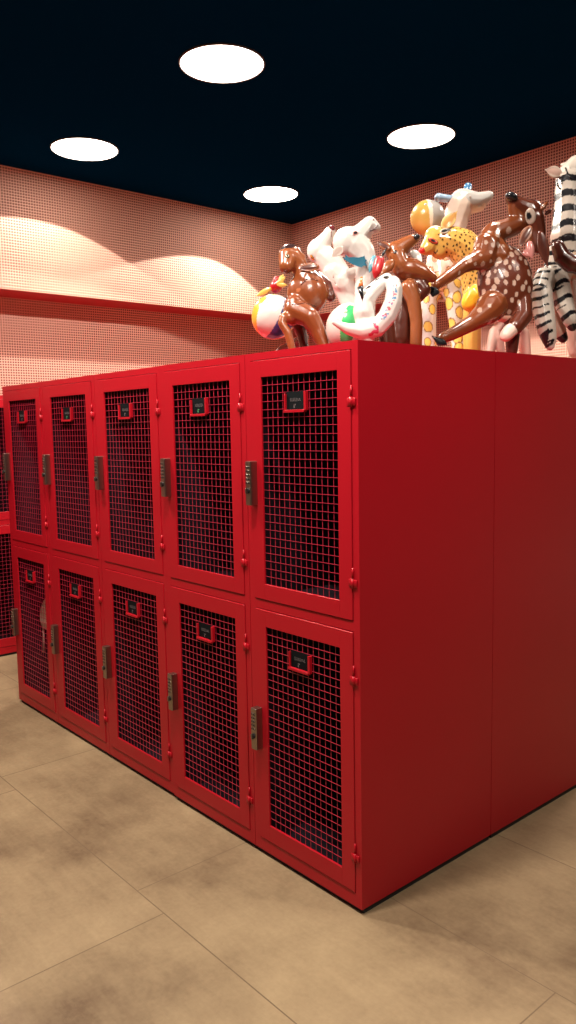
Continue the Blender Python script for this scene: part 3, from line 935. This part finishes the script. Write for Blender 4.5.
# ---- spotted deer lying against the edge
D = 2.98; B = Body(D); t, o = animal('inflatable_deer', 'glossy brown inflatable deer with white spots and black hooves, looking up', D, 505, 'inflatable deer')
B.ball((505, 283, 25), MBR, 1, 1.38, .62, 4)
B.chain([(496, 258, 15, 0), (489, 244, 12.5), (494, 233, 10.5), (506, 229, 9.4), (517, 224, 9)], BRN)
B.chain([(487, 246, 12.5, -.02), (484, 258, 11.5, -.03), (475, 261, 8.2, -.045), (463, 266, 6.6, -.06), (447, 277.5, 5.6, -.10), (436, 285.2, 4.6, -.138)], BRN)
B.chain([(492, 306, 14, -.02), (487, 312, 11.5, -.03), (472, 323, 7.4, -.05), (453, 333.5, 5.8, -.08), (443, 338, 4.8, -.105)], BRN)
B.ball((530, 213, 11.8), DBR, 1, 1.05, .8)
B.chain([(529, 212, 10.5), (519, 206, 8, -.01), (512, 200, 5.6, -.015), (509.5, 197.5, 4.4, -.015)], MBR)
B.chain([(514, 207, 6, -.01), (518, 220, 8, .0)], BRN)
B.chain([(533, 218, 10), (537, 232, 8), (538, 246, 7)], MBR)
B.chain([(522, 300, 9, -.01), (523, 316, 8.5, -.03), (516, 326, 7.5, -.045)], MBR)
B.ball((507, 318.5, 12), (.70, .40, .30), 1, .28, .6)
B.chain([(510, 331, 6.6, -.05), (506, 335.5, 5.8, -.055)], (.80, .58, .50))
B.chain([(513, 308, 9, .0), (512, 'g', 5.5, .0)], DBR)
SP = (.48, .32, .25)
B.build('body', t, o, voxel=.0034, smooth=6, spots=[
    ([0], SP, 90, R(1.95, D), R(6.4, D), 1.45, 2, None), ([1, 2, 3], SP, 16, R(2.3, D), R(9, D), 1.15, 9, None),
    ([5, 6, 7], SP, 26, R(1.9, D), R(6.0, D), 1.25, 6, None), ([8, 10, 11], SP, 16, R(2.0, D), R(7, D), 1.3, 8, None)])
# hooves: black wedges at the ends of the legs
for (a, b, c2, dd) in (((437, 287.5), (424.5, 285.3), (432.5, 297.5), -.145), ((444.5, 339.5), (431.0, 335.2), (438, 346.2), -.110)):
    bm = bmesh.new(); th = R(6.2, D)
    P3 = [a, b, c2, (a[0] + 3.2, a[1] + 5.5)]
    q = [[bm.verts.new(at(x, y, D + dd + s * th)) for x, y in P3] for s in (-1, 1)]
    bm.faces.new(q[0]); bm.faces.new(q[1][::-1])
    for k in range(4): bm.faces.new((q[0][k], q[0][(k + 1) % 4], q[1][(k + 1) % 4], q[1][k]))
    bmesh.ops.recalc_face_normals(bm, faces=bm.faces)
    bmesh.ops.bevel(bm, geom=bm.edges[:], offset=R(1.1, D), segments=2, affect='EDGES', profile=.5)
    paint_mesh(bm, 'hoof', t, o, lambda v: BLK)
surf_bead(B, 'nose', t, 511.5, 196.8, 5.2, BLK, 1.25, .85, -25)
eye(B, t, 530.3, 216.2, 5.4, 8.0, 8, (.55, .43, .36), BLK, (.50, .36, .28), pr=.46, poff=(-.22, .08))
leaf(B, 'ear', t, (531, 226, -.07), (519, 247, -.085), 5.6, 2.2, (.34, .13, .07), (.12, .035, .022))
leaf(B, 'ear', t, (540, 231, -.06), (547.5, 268, -.06), 6.0, 2.2, MBR, DBR)
leaf(B, 'tongue', t, (529, 242, -.075), (532, 259, -.08), 4.2, 2.6, PINK, base=.7)
leaf(B, 'tongue', t, (523, 252, -.07), (533, 256, -.08), 3.4, 2.2, PINK, base=.7)
leaf(B, 'antler', t, (541, 210, -.03), (548, 201, -.02), 2.4, 2, BRN, base=.7)
leaf(B, 'antler', t, (546, 214, -.02), (552, 209, -.0), 2.0, 1.6, DBR, base=.7)

# ---- pale pink animal under the deer, only legs and belly showing
D = 3.2; B = Body(D); t, o = animal('inflatable_animal', 'pale pink inflatable animal squashed beneath the spotted deer, only its legs showing', D, 500, 'inflatable animal')
PK = (.78, .50, .42)
B.chain([(503, 320, 5, -.01), (494.5, 333, 5, -.02), (489, 'g', 4.2, -.04)], PK)
B.chain([(494, 332, 4.6, -.02), (499, 338, 4, -.03), (502, 'g', 3.8, -.03)], PK)
B.chain([(503, 320, 6, .0), (515, 328, 7, .03), (523, 334, 6, .03), (526, 'g', 5, .03)], PK)
B.build('body', t, o, voxel=.0035, smooth=5)

# ---- zebra at the right edge
D = 3.33; B = Body(D); t, o = animal('inflatable_zebra', 'black and white striped inflatable zebra at the right edge of the pile', D, 568, 'inflatable zebra')
ZW = (.62, .55, .48)
B.chain([(578, 168, 12, .03), (571, 177, 13.5, .02)], ZW)
B.chain([(570.5, 184, 14), (571.5, 206, 15.5), (570.5, 236, 18.2), (575, 258, 18)], ZW, stripes=(BLK, R(15.2, D), .33, R(4.5, D), UP * -1, 9))
B.chain([(578, 252, 18), (575, 266, 17, -.01)], (.70, .50, .36))
B.chain([(556, 254, 9, -.11), (555, 271, 10, -.12), (560, 288, 9.4, -.12), (565, 305, 8.2, -.13), (570.5, 320, 6.5, -.14), (572.5, 327, 4, -.14)], ZW, stripes=(BLK, R(12.5, D), .30, 0, None, 9), end=(BLK, .0))
B.chain([(545, 277, 9, -.13), (541, 291, 9.6, -.16), (543, 308, 9.4, -.17), (546, 326, 8.4, -.18), (549, 338, 6.6, -.18), (550, 346, 4, -.18)], ZW, stripes=(BLK, R(9.0, D), .28, 0, None, .25))
B.chain([(558, 275, 12, -.06), (552, 300, 11, -.05), (556, 322, 8, -.05), (559, 332, 6.4, -.06), (563, 338, 4.6, -.06)], (.55, .38, .30), end=(BLK, 0))
B.chain([(580, 262, 15, .0), (582, 300, 14, .0), (582, 'g', 13, .0)], (.66, .46, .38))
def pz(b, co, idx, tt, col):
    # black outer half of the front hoof
    p = np.array(at(546, 338, D - .19)); d = co - p
    s = (d @ np.array(UP) < R(9.5, D)) & (d @ np.array(RT) < R(1.0, D) - .0 * (d @ np.array(UP))) & (d @ np.array(UP) > -R(13, D)) & (np.abs(d @ np.array(FW)) < .06) & (np.abs(d @ np.array(RT)) < R(9, D))
    s &= (idx >= 12)
    e = (d @ np.array(UP)) < R(8, D) - np.abs(d @ np.array(RT)) * .9
    col[s & e & (tt >= 0) & (np.linalg.norm(d, axis=1) < R(12, D)), :3] = BLK[:3]
    # belly side of the legs stays plain
    for pts in (((549, 300), (553, 330)), ((566, 285), (572, 310))):
        pass
B.build('body', t, o, voxel=.0038, smooth=5, paint=pz)
leaf(B, 'ear', t, (562, 174, -.02), (544.5, 169.5, -.03), 6.2, 3, (.80, .62, .52), (.74, .48, .40))
leaf(B, 'ear', t, (570, 166, .04), (560, 164, .06), 3.4, 2, ZW)
stroke(B, 'forehead_stripe', t, [(565.5, 168), (568, 174), (571.5, 180)], .8, BLK)
stroke(B, 'forehead_stripe', t, [(560.5, 173), (561.8, 178), (562, 184)], .8, BLK)
stroke(B, 'forehead_stripe', t, [(557.5, 180), (558, 186), (560.5, 189)], .8, BLK)

# ---- dark brown limb of an animal between deer and zebra
B = Body(3.11); t, o = animal('inflatable_animal', 'dark brown inflatable limb curled between the deer head and the zebra', 3.11, 566, 'inflatable animal')
B.chain([(558, 247, 6, -.02), (562, 257, 7.5, -.02), (571, 264, 8, -.02), (582, 266, 8, -.02), (594, 285, 10, -.02), (596, 'g', 10, -.02)], DBR)
B.build('body', t, o)

# ---- pale drawstring bag hanging inside the left end locker
t = thing('drawstring_bag', 'pale drawstring bag hanging behind the mesh of the lower left end locker', 'bag', (-2.62, .15, .42))
bm = bmesh.new(); n = 24; rings = []
for z, rx, ry in ((.0, .030, .012), (.012, .058, .024), (.06, .066, .034), (.12, .058, .032), (.17, .036, .024), (.195, .014, .012), (.215, .020, .018), (.222, .022, .020)):
    rings.append([bm.verts.new((rx * (1 + .10 * math.sin(7 * 2 * PI * k / n)) * math.cos(2 * PI * k / n) + .03 * max(0, z - .1) / .1, ry * (1 + .14 * math.sin(5 * 2 * PI * k / n)) * math.sin(2 * PI * k / n), z)) for k in range(n)])
for A, C in zip(rings, rings[1:]):
    for k in range(n): bm.faces.new((A[k], A[(k + 1) % n], C[(k + 1) % n], C[k]))
bm.faces.new(rings[0]); bm.faces.new(rings[-1])
M_CLOTH = mat('pale_cloth', (.80, .62, .52, 1), .8, bump=(60, .3))
obj('pouch', bm, M_CLOTH, t, True)
bm = bmesh.new(); cyl(bm, (.03, 0, .19), (.03, 0, .5065), .0025, 8); obj('cord', bm, M_CLOTH, t, True)
bm = bmesh.new(); cyl(bm, (-.045, -.01, .02), (-.049, -.013, -.14), .004, 8, 0, .007); obj('strap', bm, M_CLOTH, t, True)

# ------------------------------------------------------------------ world and view
W = bpy.data.worlds.new('world'); S.world = W; W.use_nodes = True
W.node_tree.nodes['Background'].inputs[0].default_value = (.9, .75, .7, 1)
W.node_tree.nodes['Background'].inputs[1].default_value = .025
S.view_settings.view_transform = 'Standard'
S.view_settings.look = 'None'
S.view_settings.gamma = 1
S.view_settings.use_curve_mapping = False
S.view_settings.exposure = 0.0
